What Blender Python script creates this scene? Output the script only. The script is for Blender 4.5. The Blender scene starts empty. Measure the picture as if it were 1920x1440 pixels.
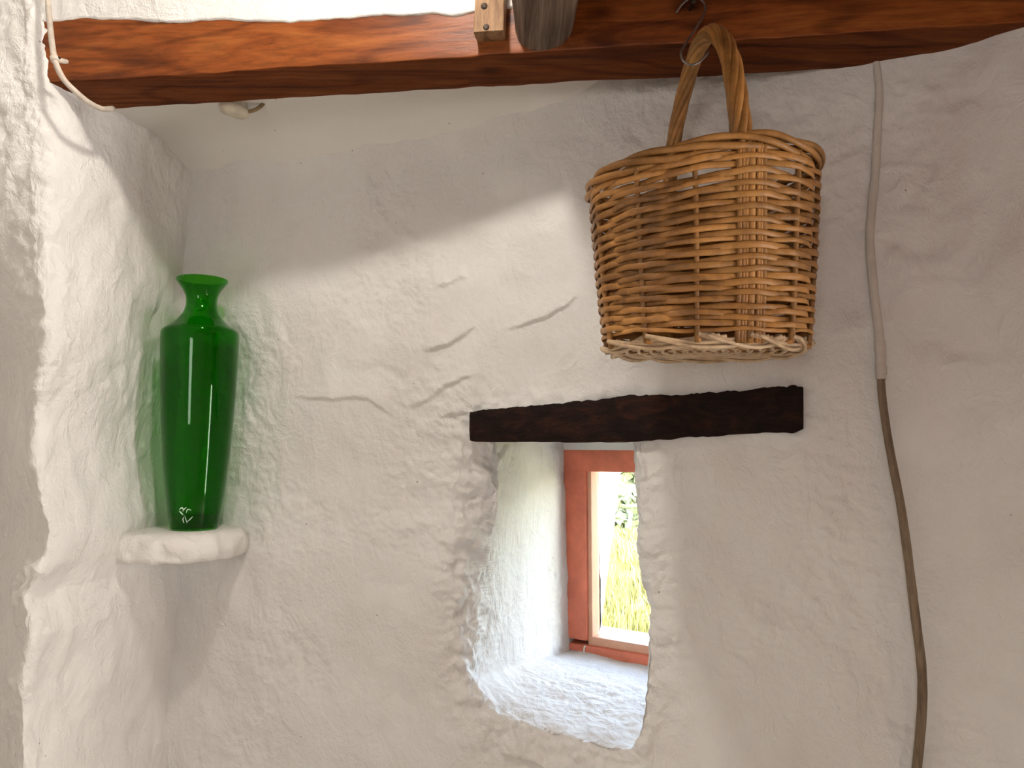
import bpy, math, random
import numpy as np
from mathutils import Vector, Matrix

random.seed(7)
SC = bpy.context.scene
COL = SC.collection
H0 = 1.5                                   # eye height above the floor
F = 1400.0
PITCH = math.radians(4.5)

# ------------------------------------------------------------------ camera
cd = bpy.data.cameras.new('camera'); cam = bpy.data.objects.new('camera', cd); COL.objects.link(cam)
cd.sensor_width = 36.0; cd.lens = F / 1920 * 36.0; cd.clip_start = .02; cd.clip_end = 500
cam.location = (0, 0, H0); cam.rotation_euler = (math.pi / 2 + PITCH, 0, 0)
SC.camera = cam

# ------------------------------------------------------------------ exposure / world / lights
SC.view_settings.view_transform = 'Standard'
SC.view_settings.look = 'None'
SC.view_settings.gamma = 1.0
SC.view_settings.use_curve_mapping = False
SC.view_settings.exposure = 0.16
SC.cycles.max_bounces = 8; SC.cycles.diffuse_bounces = 3

w = bpy.data.worlds.new('world'); SC.world = w; w.use_nodes = True
wn = w.node_tree.nodes; wl = w.node_tree.links
sky = wn.new('ShaderNodeTexSky'); sky.sky_type = 'NISHITA'; sky.sun_disc = False
sky.sun_elevation = math.radians(48); sky.sun_rotation = math.radians(120); sky.air_density = 1.0; sky.dust_density = 2.0
wtint = wn.new('ShaderNodeMix'); wtint.data_type = 'RGBA'; wtint.blend_type = 'MULTIPLY'; wtint.inputs[0].default_value = 1.0; wtint.inputs[7].default_value = (1.0, .93, .885, 1)
wl.new(sky.outputs[0], wtint.inputs[6]); wl.new(wtint.outputs[2], wn['Background'].inputs[0]); wn['Background'].inputs[1].default_value = 4.3

def light(name, kind, loc, energy, color, **kw):
    d = bpy.data.lights.new(name, kind); d.energy = energy; d.color = color
    o = bpy.data.objects.new(name, d); COL.objects.link(o); o.location = loc
    for k, v in kw.items():
        if k == 'aim':
            o.rotation_euler = (Vector(v) - Vector(loc)).to_track_quat('-Z', 'Y').to_euler()
        else:
            setattr(d, k, v)
    return o
light('sun', 'SUN', (6, -4, 9), 2.0, (1, .95, .86), angle=.01, aim=(0, 3, 0))
# daylight in the open doorway on the right; the second lamp is an added fill behind the camera
light('door_daylight', 'AREA', (2.97, -.05, 1.05), 112, (1.0, .97, .94), shape='RECTANGLE', size=.8, size_y=1.95, aim=(-.8, 1.4, 1.3))
light('added_fill_behind', 'AREA', (-.75, -2.36, 1.6), 25, (1.0, .985, .965), shape='RECTANGLE', size=.9, size_y=.9, aim=(.7, 1.3, 1.4))
LAMP_L = 290.0

# ------------------------------------------------------------------ helpers
def at(px, py, Y):
    x = (px - 960) / F; v = (720 - py) / F
    c, s = math.cos(PITCH), math.sin(PITCH)
    d = np.array([x, c - v * s, s + v * c])
    return d * (Y / d[1]) + np.array([0, 0, H0])
def proj(P):
    c, s = math.cos(PITCH), math.sin(PITCH)
    X = P[..., 0]; Y = P[..., 1]; Z = P[..., 2] - H0
    dep = Y * c + Z * s; up = -Y * s + Z * c
    return 960 + F * X / dep, 720 - F * up / dep

_rng = np.random.RandomState(3)
_perm = _rng.permutation(256); _perm = np.concatenate([_perm, _perm, _perm])
_grad = _rng.normal(size=(256, 3)); _grad /= np.linalg.norm(_grad, axis=1)[:, None]
def noise(P, scale, seed=0.0):
    P = np.asarray(P, float) * scale + seed * 17.31
    shp = P.shape[:-1]; P = P.reshape(-1, 3)
    I = np.floor(P).astype(int); Fr = P - I; I &= 255
    U = Fr * Fr * Fr * (Fr * (Fr * 6 - 15) + 10)
    out = np.zeros(len(P))
    for dx in (0, 1):
        wx = U[:, 0] if dx else 1 - U[:, 0]
        for dy in (0, 1):
            wy = U[:, 1] if dy else 1 - U[:, 1]
            for dz in (0, 1):
                wz = U[:, 2] if dz else 1 - U[:, 2]
                h = _perm[_perm[_perm[I[:, 0] + dx] + (I[:, 1] + dy) % 256] + (I[:, 2] + dz) % 256]
                g = _grad[h]
                out += wx * wy * wz * ((Fr[:, 0] - dx) * g[:, 0] + (Fr[:, 1] - dy) * g[:, 1] + (Fr[:, 2] - dz) * g[:, 2])
    return out.reshape(shp) * 1.6
def sstep(a, b, x):
    t = np.clip((x - a) / (b - a), 0, 1); return t * t * (3 - 2 * t)

def tag(o, label=None, cat=None, group=None, kind=None):
    if label: o['label'] = label
    if cat: o['category'] = cat
    if group: o['group'] = group
    if kind: o['kind'] = kind
    return o
def thing(name, loc, label, cat, group=None, kind=None):
    o = bpy.data.objects.new(name, None); COL.objects.link(o); o.location = loc
    o.empty_display_size = .05
    return tag(o, label, cat, group, kind)
def link_mesh(name, me, mat, parent=None, smooth=True):
    if mat: me.materials.append(mat)
    if smooth: me.polygons.foreach_set('use_smooth', [True] * len(me.polygons))
    o = bpy.data.objects.new(name, me); COL.objects.link(o)
    if parent is not None:
        o.parent = parent; o.matrix_parent_inverse = Matrix.Translation(-Vector(parent.location))
    return o
def mesh(name, V, faces, mat, parent=None, smooth=True):
    me = bpy.data.meshes.new(name); V = np.asarray(V, np.float32).reshape(-1, 3)
    if isinstance(faces, np.ndarray):
        nf = len(faces); k = faces.shape[1]
        me.vertices.add(len(V)); me.vertices.foreach_set('co', V.ravel())
        me.loops.add(nf * k); me.loops.foreach_set('vertex_index', faces.astype(np.int32).ravel())
        me.polygons.add(nf); me.polygons.foreach_set('loop_start', np.arange(0, nf * k, k, dtype=np.int32))
        me.update(calc_edges=True)
    else:
        me.from_pydata([tuple(map(float, v)) for v in V], [], faces)
    me.validate()
    return link_mesh(name, me, mat, parent, smooth)
def gridfaces(n, m, wrap=False, flip=False):
    i = np.arange(n - 1)[:, None]; j = np.arange(m if wrap else m - 1)[None, :]
    a = i * m + j; b = i * m + (j + 1) % m
    q = np.stack([a, b, b + m, a + m], -1).reshape(-1, 4)
    return q[:, ::-1].copy() if flip else q
def gnormals(G, wrap=False):
    """normals of a (n,m,3) grid"""
    du = np.gradient(G, axis=0)
    if wrap: dv = (np.roll(G, -1, 1) - np.roll(G, 1, 1)) / 2
    else: dv = np.gradient(G, axis=1)
    n = np.cross(du, dv); return n / (np.linalg.norm(n, axis=-1, keepdims=True) + 1e-12)
def crom(P, n):
    """Catmull-Rom through P, n points evenly by length"""
    P = np.asarray(P, float); Q = np.vstack([2 * P[0] - P[1], P, 2 * P[-1] - P[-2]])
    out = []
    for i in range(1, len(Q) - 2):
        t = np.linspace(0, 1, 24, endpoint=False)[:, None]
        a, b, c, d = Q[i - 1], Q[i], Q[i + 1], Q[i + 2]
        out.append(.5 * (2 * b + (c - a) * t + (2 * a - 5 * b + 4 * c - d) * t ** 2 + (3 * b - a - 3 * c + d) * t ** 3))
    out = np.vstack(out + [P[-1:]])
    L = np.r_[0, np.cumsum(np.linalg.norm(np.diff(out, axis=0), axis=1))]
    s = np.linspace(0, L[-1], n)
    return np.stack([np.interp(s, L, out[:, k]) for k in range(out.shape[1])], 1)
def frames(path, up0=(0, 0, 1), closed=False):
    path = np.asarray(path, float)
    T = (np.roll(path, -1, 0) - np.roll(path, 1, 0)) if closed else np.gradient(path, axis=0)
    T /= np.linalg.norm(T, axis=1, keepdims=True) + 1e-12
    N = np.zeros_like(T); u = np.asarray(up0, float)
    for i in range(len(T)):
        u = u - T[i] * np.dot(u, T[i]); u /= np.linalg.norm(u) + 1e-12; N[i] = u
    return T, N, np.cross(T, N)
def tube(name, path, r, mat, parent=None, sides=8, r2=None, NB=None, closed=False, cap=True):
    """tube; r along N, r2 along B"""
    path = np.asarray(path, float); n = len(path)
    if NB is None: _, N, B = frames(path)
    else: N, B = NB
    r = np.broadcast_to(np.asarray(r, float), (n,)); r2 = r if r2 is None else np.broadcast_to(np.asarray(r2, float), (n,))
    a = np.linspace(0, 2 * math.pi, sides, endpoint=False)
    G = path[:, None] + N[:, None] * (r[:, None] * np.cos(a))[..., None] + B[:, None] * (r2[:, None] * np.sin(a))[..., None]
    if closed:
        f = gridfaces(n + 1, sides, True); f = f % (n * sides)
        return mesh(name, G, f, mat, parent)
    V = G.reshape(-1, 3); f = gridfaces(n, sides, True).tolist()
    if cap:
        f.append(list(range(sides))[::-1]); f.append([(n - 1) * sides + k for k in range(sides)])
    return mesh(name, V, f, mat, parent)
def lathe(name, prof, mat, parent=None, loc=(0, 0, 0), seg=64, smooth=True):
    prof = np.asarray(prof, float); a = np.linspace(0, 2 * math.pi, seg, endpoint=False)
    G = np.stack([prof[:, 0, None] * np.cos(a), prof[:, 0, None] * np.sin(a), np.repeat(prof[:, 1, None], seg, 1)], -1) + np.asarray(loc)
    return mesh(name, G, gridfaces(len(prof), seg, True), mat, parent, smooth)
def rrect(w, h, r, n=6):
    pts = []
    for cx, cy, a0 in ((w / 2 - r, h / 2 - r, 0), (-w / 2 + r, h / 2 - r, 90), (-w / 2 + r, -h / 2 + r, 180), (w / 2 - r, -h / 2 + r, 270)):
        for k in range(n):
            a = math.radians(a0 + 90 * k / (n - 1)); pts.append((cx + r * math.cos(a), cy + r * math.sin(a)))
    out = []
    for i in range(len(pts)):                       # fill the straight sides
        p, q = pts[i], pts[(i + 1) % len(pts)]; out.append(p)
        L = math.hypot(q[0] - p[0], q[1] - p[1]); m = int(L / .012)
        for k in range(1, m): out.append((p[0] + (q[0] - p[0]) * k / m, p[1] + (q[1] - p[1]) * k / m))
    return np.array(out)
def timber(name, p0, p1, U, Vv, w, h, mat, parent=None, r=.006, n=80, amp=.002, sc=(6, 40), seed=1, shape=None, label=None):
    """a rough timber from p0 to p1; w along U, h along Vv. shape(s, a, b) may move the section"""
    p0 = np.asarray(p0, float); p1 = np.asarray(p1, float); U = np.asarray(U, float); Vv = np.asarray(Vv, float)
    loop = rrect(w, h, r); s = np.linspace(0, 1, n)
    e = .0
    A = np.repeat(loop[None, :, 0], n, 0); B = np.repeat(loop[None, :, 1], n, 0)
    if shape: A, B = shape(s[:, None], A, B)
    C = p0 + (p1 - p0) * s[:, None]
    G = C[:, None] + A[..., None] * U + B[..., None] * Vv
    T = (p1 - p0) / np.linalg.norm(p1 - p0)
    along = (G @ T)[..., None] * T
    Q = (G - along) + along * .25
    d = noise(Q, sc[0], seed) * amp * 1.3 + noise(Q, sc[1], seed + 5) * amp * .5
    R = G - C[:, None]; R /= np.linalg.norm(R, axis=-1, keepdims=True) + 1e-9
    G = G + R * d[..., None]
    m = len(loop); V = G.reshape(-1, 3); f = gridfaces(n, m, True).tolist()
    for k, ring in ((0, 0), (1, (n - 1) * m)):       # end caps with a small round
        cc = V[ring:ring + m].mean(0); V = np.vstack([V, cc + (T if k else -T) * .002])
        ci = len(V) - 1
        for j in range(m):
            q = [ring + j, ring + (j + 1) % m, ci]; f.append(q if k else q[::-1])
    o = mesh(name, V, f, mat, parent)
    m_ = o.modifiers.new('edges', 'EDGE_SPLIT'); m_.split_angle = math.radians(50)
    return o

# ------------------------------------------------------------------ materials
def new_mat(name):
    m = bpy.data.materials.new(name); m.use_nodes = True
    nt = m.node_tree; return m, nt.nodes, nt.links, nt.nodes['Principled BSDF']
def nd(N, t, **kw):
    n = N.new(t)
    for k, v in kw.items():
        if k in n.inputs: n.inputs[k].default_value = v
        else: setattr(n, k, v)
    return n
def ramp(N, stops):
    r = N.new('ShaderNodeValToRGB'); e = r.color_ramp.elements
    while len(e) < len(stops): e.new(.5)
    for k, (p, c) in enumerate(stops):
        e[k].position = p; e[k].color = tuple(c) + (1,) if len(c) == 3 else c
    return r
def mixc(N, Lk, fac, a, b, blend='MIX'):
    m = N.new('ShaderNodeMix'); m.data_type = 'RGBA'; m.blend_type = blend
    for sock, v in ((m.inputs[0], fac), (m.inputs[6], a), (m.inputs[7], b)):
        if isinstance(v, bpy.types.NodeSocket): Lk.new(v, sock)
        elif isinstance(v, (int, float)): sock.default_value = v
        else: sock.default_value = tuple(v) + (1,)
    return m.outputs[2]

def plaster(name, base=(.80, .776, .738), stain=(.60, .52, .46), stain_amt=.35, bump=.5, rough=.75, spec=.3, fine=1.0, pink=0.0):
    m, N, Lk, b = new_mat(name)
    tc = nd(N, 'ShaderNodeTexCoord').outputs['Object']
    n1 = nd(N, 'ShaderNodeTexNoise', Scale=2.6, Detail=5.0, Roughness=.62); Lk.new(tc, n1.inputs['Vector'])
    r1 = ramp(N, [(.42, (0, 0, 0)), (.72, (1, 1, 1))]); Lk.new(n1.outputs[0], r1.inputs[0])
    mu = nd(N, 'ShaderNodeMath', operation='MULTIPLY'); Lk.new(r1.outputs[0], mu.inputs[0]); mu.inputs[1].default_value = stain_amt
    col = mixc(N, Lk, mu.outputs[0], base, stain)
    if pink:
        n3 = nd(N, 'ShaderNodeTexNoise', Scale=3.1, Detail=5.0, Roughness=.6); Lk.new(tc, n3.inputs['Vector'])
        sep = nd(N, 'ShaderNodeSeparateXYZ'); Lk.new(tc, sep.inputs[0])
        gx = nd(N, 'ShaderNodeMapRange'); Lk.new(sep.outputs[0], gx.inputs[0])
        gx.inputs[1].default_value = .0; gx.inputs[2].default_value = .75
        gz = nd(N, 'ShaderNodeMapRange'); Lk.new(sep.outputs[2], gz.inputs[0])
        gz.inputs[1].default_value = 1.2; gz.inputs[2].default_value = 2.0
        q = nd(N, 'ShaderNodeMath', operation='MULTIPLY'); Lk.new(gx.outputs[0], q.inputs[0]); Lk.new(gz.outputs[0], q.inputs[1])
        r3 = ramp(N, [(.3, (0, 0, 0)), (.65, (1, 1, 1))]); Lk.new(n3.outputs[0], r3.inputs[0])
        q2 = nd(N, 'ShaderNodeMath', operation='MULTIPLY'); Lk.new(q.outputs[0], q2.inputs[0]); Lk.new(r3.outputs[0], q2.inputs[1])
        q3 = nd(N, 'ShaderNodeMath', operation='MULTIPLY'); Lk.new(q2.outputs[0], q3.inputs[0]); q3.inputs[1].default_value = pink
        col = mixc(N, Lk, q3.outputs[0], col, (.44, .33, .30))
    # small dark specks and chips
    v = nd(N, 'ShaderNodeTexVoronoi', Scale=26.0); Lk.new(tc, v.inputs['Vector'])
    r2 = ramp(N, [(.035, (1, 1, 1)), (.06, (0, 0, 0))]); Lk.new(v.outputs['Distance'], r2.inputs[0])
    n4 = nd(N, 'ShaderNodeTexNoise', Scale=9.0, Detail=2.0); Lk.new(tc, n4.inputs['Vector'])
    r4 = ramp(N, [(.58, (0, 0, 0)), (.64, (1, 1, 1))]); Lk.new(n4.outputs[0], r4.inputs[0])
    sp = nd(N, 'ShaderNodeMath', operation='MULTIPLY'); Lk.new(r2.outputs[0], sp.inputs[0]); Lk.new(r4.outputs[0], sp.inputs[1])
    col = mixc(N, Lk, sp.outputs[0], col, (.36, .29, .23))
    Lk.new(col, b.inputs['Base Color'])
    b.inputs['Roughness'].default_value = rough; b.inputs['Specular IOR Level'].default_value = spec
    # relief: trowel marks, sand grain
    m1 = nd(N, 'ShaderNodeMapping'); m1.inputs['Scale'].default_value = (1, 1, .7); Lk.new(tc, m1.inputs['Vector'])
    f1 = nd(N, 'ShaderNodeTexNoise', Scale=22.0 * fine, Detail=5.0, Roughness=.6, Distortion=.6); Lk.new(m1.outputs[0], f1.inputs['Vector'])
    f2 = nd(N, 'ShaderNodeTexNoise', Scale=110.0 * fine, Detail=3.0, Roughness=.65); Lk.new(tc, f2.inputs['Vector'])
    msk = nd(N, 'ShaderNodeTexNoise', Scale=5.0, Detail=2.0); Lk.new(tc, msk.inputs['Vector'])
    rm = ramp(N, [(.42, (.12, .12, .12)), (.62, (1, 1, 1))]); Lk.new(msk.outputs[0], rm.inputs[0])
    k1 = nd(N, 'ShaderNodeMath', operation='MULTIPLY'); Lk.new(f2.outputs[0], k1.inputs[0]); Lk.new(rm.outputs[0], k1.inputs[1])
    k2 = nd(N, 'ShaderNodeMath', operation='MULTIPLY_ADD'); Lk.new(k1.outputs[0], k2.inputs[0]); k2.inputs[1].default_value = .32; Lk.new(f1.outputs[0], k2.inputs[2])
    bp = nd(N, 'ShaderNodeBump', Strength=min(1, bump * 1.35), Distance=.013); Lk.new(k2.outputs[0], bp.inputs['Height'])
    Lk.new(bp.outputs[0], b.inputs['Normal'])
    return m

def wood(name, dark, mid, lightc, scale=(1.2, 26, 26), rough=.45, bump=.25, spec=.4, rings=True, knots=True, seed=0.0, saw=0.0, vary=0.0):
    m, N, Lk, b = new_mat(name)
    tc = nd(N, 'ShaderNodeTexCoord').outputs['Object']
    mp = nd(N, 'ShaderNodeMapping'); mp.inputs['Scale'].default_value = scale; mp.inputs['Location'].default_value = (seed, seed * 2, seed * 3)
    Lk.new(tc, mp.inputs['Vector'])
    n1 = nd(N, 'ShaderNodeTexNoise', Scale=1.0, Detail=8.0, Roughness=.62, Distortion=1.2); Lk.new(mp.outputs[0], n1.inputs['Vector'])
    n2 = nd(N, 'ShaderNodeTexNoise', Scale=5.5, Detail=4.0, Roughness=.7, Distortion=.3); Lk.new(mp.outputs[0], n2.inputs['Vector'])
    r1 = ramp(N, [(.30, dark), (.5, mid), (.72, lightc)]); Lk.new(n1.outputs[0], r1.inputs[0])
    r2 = ramp(N, [(.36, (.45, .45, .45)), (.56, (1, 1, 1))]); Lk.new(n2.outputs[0], r2.inputs[0])
    col = mixc(N, Lk, .55, r1.outputs[0], r2.outputs[0], 'MULTIPLY')
    hsock = n1.outputs[0]
    if rings:
        mp2 = nd(N, 'ShaderNodeMapping'); mp2.inputs['Scale'].default_value = (scale[0] * .9, scale[1] * .36, scale[2] * .36); Lk.new(tc, mp2.inputs['Vector'])
        n3 = nd(N, 'ShaderNodeTexNoise', Scale=1.0, Detail=1.5, Roughness=.4); Lk.new(mp2.outputs[0], n3.inputs['Vector'])
        mm = nd(N, 'ShaderNodeMath', operation='MULTIPLY'); Lk.new(n3.outputs[0], mm.inputs[0]); mm.inputs[1].default_value = 44.0
        sn = nd(N, 'ShaderNodeMath', operation='SINE'); Lk.new(mm.outputs[0], sn.inputs[0])
        r3 = ramp(N, [(.72, (1, 1, 1)), (1.0, (.42, .36, .32))]); Lk.new(sn.outputs[0], r3.inputs[0])
        col = mixc(N, Lk, .6, col, r3.outputs[0], 'MULTIPLY')
    if knots:
        mp3 = nd(N, 'ShaderNodeMapping'); mp3.inputs['Scale'].default_value = (4.0, 9, 9); Lk.new(tc, mp3.inputs['Vector'])
        vo = nd(N, 'ShaderNodeTexVoronoi', Scale=1.0); Lk.new(mp3.outputs[0], vo.inputs['Vector'])
        r4 = ramp(N, [(.05, (.22, .16, .12)), (.17, (1, 1, 1))]); Lk.new(vo.outputs['Distance'], r4.inputs[0])
        col = mixc(N, Lk, .8, col, r4.outputs[0], 'MULTIPLY')
    if vary:                                   # each strand its own tone
        oi = nd(N, 'ShaderNodeObjectInfo'); mr = nd(N, 'ShaderNodeMapRange'); Lk.new(oi.outputs['Random'], mr.inputs[0])
        mr.inputs[3].default_value = 1 - vary; mr.inputs[4].default_value = 1 + vary
        hv = nd(N, 'ShaderNodeHueSaturation'); Lk.new(mr.outputs[0], hv.inputs['Value']); Lk.new(col, hv.inputs['Color']); col = hv.outputs[0]
    Lk.new(col, b.inputs['Base Color'])
    b.inputs['Roughness'].default_value = rough; b.inputs['Specular IOR Level'].default_value = spec
    h = hsock
    if saw:
        wv = nd(N, 'ShaderNodeTexWave', Scale=saw, Distortion=1.2, Detail=2.0); wv.bands_direction = 'DIAGONAL'; Lk.new(tc, wv.inputs['Vector'])
        ma = nd(N, 'ShaderNodeMath', operation='MULTIPLY_ADD'); Lk.new(wv.outputs[0], ma.inputs[0]); ma.inputs[1].default_value = .25; Lk.new(hsock, ma.inputs[2]); h = ma.outputs[0]
    ad = nd(N, 'ShaderNodeMath', operation='ADD'); Lk.new(h, ad.inputs[0]); Lk.new(n2.outputs[0], ad.inputs[1])
    bp = nd(N, 'ShaderNodeBump', Strength=bump, Distance=.004); Lk.new(ad.outputs[0], bp.inputs['Height']); Lk.new(bp.outputs[0], b.inputs['Normal'])
    return m

def simple(name, col, rough=.5, metal=0.0, spec=.4, var=0.0, vscale=30.0, bump=0.0):
    m, N, Lk, b = new_mat(name)
    b.inputs['Roughness'].default_value = rough; b.inputs['Metallic'].default_value = metal; b.inputs['Specular IOR Level'].default_value = spec
    b.inputs['Base Color'].default_value = tuple(col) + (1,)
    tc = nd(N, 'ShaderNodeTexCoord').outputs['Object']
    n1 = nd(N, 'ShaderNodeTexNoise', Scale=vscale, Detail=5.0, Roughness=.6); Lk.new(tc, n1.inputs['Vector'])
    if var:
        r = ramp(N, [(.35, [c * (1 - var) for c in col]), (.65, [min(1, c * (1 + var * .6)) for c in col])]); Lk.new(n1.outputs[0], r.inputs[0]); Lk.new(r.outputs[0], b.inputs['Base Color'])
    if bump:
        bp = nd(N, 'ShaderNodeBump', Strength=bump, Distance=.003); Lk.new(n1.outputs[0], bp.inputs['Height']); Lk.new(bp.outputs[0], b.inputs['Normal'])
    return m

M = {}
M['back'] = plaster('limewash_back_wall', pink=.5)
M['left'] = plaster('limewash_left_wall', base=(.82, .785, .738), stain=(.68, .62, .555), stain_amt=.28, bump=.65)
M['upper'] = plaster('limewash_upper_wall', base=(.78, .75, .71), stain=(.7, .63, .55), stain_amt=.2, bump=.5)
M['soffit'] = plaster('smooth_soffit_plaster', base=(.84, .80, .75), stain=(.72, .65, .58), stain_amt=.25, bump=.1)
M['plain'] = simple('room_plaster', (.76, .72, .67), .8, var=.06, vscale=2.0)
M['shelf'] = plaster('painted_stone', base=(.82, .78, .73), bump=.6, stain_amt=.2)
M['outer'] = plaster('outdoor_whitewash', base=(.85, .84, .80), bump=.2, stain_amt=.1)
M['floor'] = simple('floor_screed', (.58, .52, .45), .8, var=.2, vscale=4)
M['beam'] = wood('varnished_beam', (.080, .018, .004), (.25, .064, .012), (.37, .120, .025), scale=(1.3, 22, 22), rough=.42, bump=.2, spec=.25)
M['sawn_shaded'] = wood('rough_sawn_shaded', (.06, .014, .004), (.16, .042, .010), (.23, .07, .018), scale=(1.6, 24, 24), rough=.75, bump=.5, spec=.1, saw=60, seed=3.0)  # rough-sawn wood, with the shade under the beam also put into its darker colour
M['lintel'] = wood('dark_lintel_wood', (.006, .002, .0012), (.014, .0045, .0025), (.040, .012, .005), scale=(2, 30, 30), rough=.6, bump=.9, spec=.15, knots=False)
M['log'] = wood('weathered_log', (.035, .018, .010), (.12, .07, .042), (.27, .19, .14), scale=(46, 2.0, 46), rough=.7, bump=.8, knots=False, rings=False)
M['block'] = wood('block_wood', (.16, .075, .03), (.36, .20, .095), (.5, .31, .17), scale=(34, 34, 5), rough=.6, bump=.5, knots=False, rings=False)
M['cane'] = wood('wicker_cane', (.17, .072, .020), (.37, .168, .045), (.48, .24, .074), scale=(7, 7, 7), rough=.42, bump=.1, spec=.3, knots=False, rings=False, vary=.28)
M['cane_lit'] = wood('cane_lit_from_below', (.36, .22, .11), (.58, .40, .24), (.70, .53, .35), scale=(9, 9, 9), rough=.6, bump=.1, knots=False, rings=False)  # paler than the other cane: light from below painted into the basket base
M['frame'] = simple('red_window_paint', (.80, .225, .13), .55, var=.16, vscale=16, bump=.3)
M['frame_in'] = simple('peach_window_lining', (.78, .42, .27), .5, var=.12, vscale=12)
M['steel'] = simple('dull_steel_wire', (.30, .27, .25), .4, metal=.85, var=.3, vscale=90)
M['iron'] = simple('old_iron', (.06, .045, .035), .55, metal=.8, var=.3, vscale=90, bump=.3)
M['pipe'] = wood('brown_pipe', (.13, .085, .05), (.22, .15, .09), (.32, .23, .15), scale=(40, 40, 5), rough=.55, bump=.4, knots=False, rings=False)
M['pipe_paint'] = plaster('painted_over_pipe', base=(.62, .55, .49), stain=(.42, .36, .31), stain_amt=.8, bump=.3, fine=2)
M['cable'] = simple('cable_paint', (.60, .51, .42), .5, var=.25, vscale=40, bump=.2)
M['fitting'] = simple('old_cream_plastic', (.66, .58, .45), .4, var=.15, vscale=60)
M['fitting_cord'] = simple('brown_cord', (.30, .2, .1), .6, var=.3, vscale=80)
M['etch'] = simple('etched_glass_mark', (.62, .80, .60), .6)
M['black'] = simple('black_bakelite', (.02, .02, .02), .4)

# green glass: clear green panes of glass with a mirror-like skin
def schlick(N, Lk, f0):
    lw = nd(N, 'ShaderNodeLayerWeight'); lw.inputs['Blend'].default_value = .5
    p = nd(N, 'ShaderNodeMath', operation='POWER'); Lk.new(lw.outputs['Facing'], p.inputs[0]); p.inputs[1].default_value = 5.0
    q = nd(N, 'ShaderNodeMath', operation='MULTIPLY_ADD'); Lk.new(p.outputs[0], q.inputs[0]); q.inputs[1].default_value = 1 - f0; q.inputs[2].default_value = f0
    return q.outputs[0]
m, N, Lk, b = new_mat('green_glass'); N.remove(b)
out = N['Material Output']; tr = nd(N, 'ShaderNodeBsdfTransparent', Color=(.24, .735, .09, 1))
gl = nd(N, 'ShaderNodeBsdfGlossy', Color=(1, 1, 1, 1), Roughness=.03)
mx = nd(N, 'ShaderNodeMixShader'); Lk.new(schlick(N, Lk, .018), mx.inputs[0]); Lk.new(tr.outputs[0], mx.inputs[1]); Lk.new(gl.outputs[0], mx.inputs[2]); Lk.new(mx.outputs[0], out.inputs[0])
va = nd(N, 'ShaderNodeVolumeAbsorption', Color=(.30, .62, .20, 1), Density=36.0); Lk.new(va.outputs[0], out.inputs['Volume'])
M['green'] = m
m, N, Lk, b = new_mat('window_glass'); N.remove(b)
out = N['Material Output']; tr = nd(N, 'ShaderNodeBsdfTransparent', Color=(.96, .98, .97, 1)); gl = nd(N, 'ShaderNodeBsdfGlossy', Roughness=.02)
fr = nd(N, 'ShaderNodeFresnel', IOR=1.3); mx = nd(N, 'ShaderNodeMixShader')
Lk.new(fr.outputs[0], mx.inputs[0]); Lk.new(tr.outputs[0], mx.inputs[1]); Lk.new(gl.outputs[0], mx.inputs[2]); Lk.new(mx.outputs[0], out.inputs[0])
M['glass'] = m
m, N, Lk, b = new_mat('lit_bulb'); b.inputs['Base Color'].default_value = (1, .9, .8, 1)
b.inputs['Emission Color'].default_value = (1, .94, .86, 1); b.inputs['Emission Strength'].default_value = LAMP_L
M['bulb'] = m
# meadow
m, N, Lk, b = new_mat('meadow'); tc = nd(N, 'ShaderNodeTexCoord').outputs['Object']
n1 = nd(N, 'ShaderNodeTexNoise', Scale=.9, Detail=8.0, Roughness=.7); Lk.new(tc, n1.inputs['Vector'])
r1 = ramp(N, [(.35, (.10, .11, .025)), (.5, (.24, .225, .05)), (.68, (.33, .30, .11))]); Lk.new(n1.outputs[0], r1.inputs[0]); Lk.new(r1.outputs[0], b.inputs['Base Color']); b.inputs['Roughness'].default_value = .9
M['meadow'] = m
M['blade'] = simple('grass_blade', (.30, .275, .075), .7, var=.4, vscale=1.5)
M['bush'] = simple('bush_leaf', (.27, .29, .14), .7, var=.4, vscale=3)
M['far'] = simple('far_hill_scrub', (.26, .32, .30), .9, var=.3, vscale=.12)

# ------------------------------------------------------------------ plan of the alcove
def wallY(X):                                   # inner face of the back wall
    return 1.81 - .337 * (X + .8) - 2.0 * np.clip(X - .70, 0, None) ** 2
def beamY(X):                                   # front face of the beam
    return 1.287 - .1175 * X
BW = .120                                       # beam thickness, front to back
ZB = at(600, 181, beamY(-.36) + BW)[2]          # underside of the beam
ZS = ZB + .018                                  # soffit of the alcove
RE = [(-60, 96), (0, 96), (300, 100), (450, 86), (560, 80), (650, 92), (780, 62), (900, 72), (1000, 88), (1060, 76), (1120, 42), (1200, 56), (1300, 34), (1440, 40), (1700, 30)]

# ------------------------------------------------------------------ window outline on the wall
def wall_at(px, py):
    Y = 1.5
    for _ in range(30): Y = float(wallY(at(px, py, Y)[0]))
    return at(px, py, Y)
in_px = [(929, 782), (930, 850), (930, 950), (910, 1060), (897, 1150), (888, 1220), (886, 1285), (918, 1328), (1000, 1362), (1100, 1390), (1180, 1414), (1196, 1404),
         (1206, 1330), (1213, 1240), (1221, 1185), (1218, 1140), (1206, 1050), (1199, 975), (1192, 890), (1188, 820), (1187, 782), (1150, 780), (1060, 780), (960, 780)]
out_px = [(866, 830), (856, 900), (848, 1000), (846, 1090), (852, 1150), (866, 1210), (872, 1290), (905, 1345), (955, 1385), (1060, 1440), (1160, 1470), (1214, 1440),
          (1222, 1330), (1236, 1250), (1246, 1160), (1240, 1080), (1234, 1000), (1216, 900), (1200, 820), (1196, 776), (1150, 772), (1060, 772), (872, 778)]
CX, CZ = wall_at(1050, 1090)[[0, 2]]
MA = 1500
th = np.linspace(0, 2 * math.pi, MA, endpoint=False)
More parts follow.
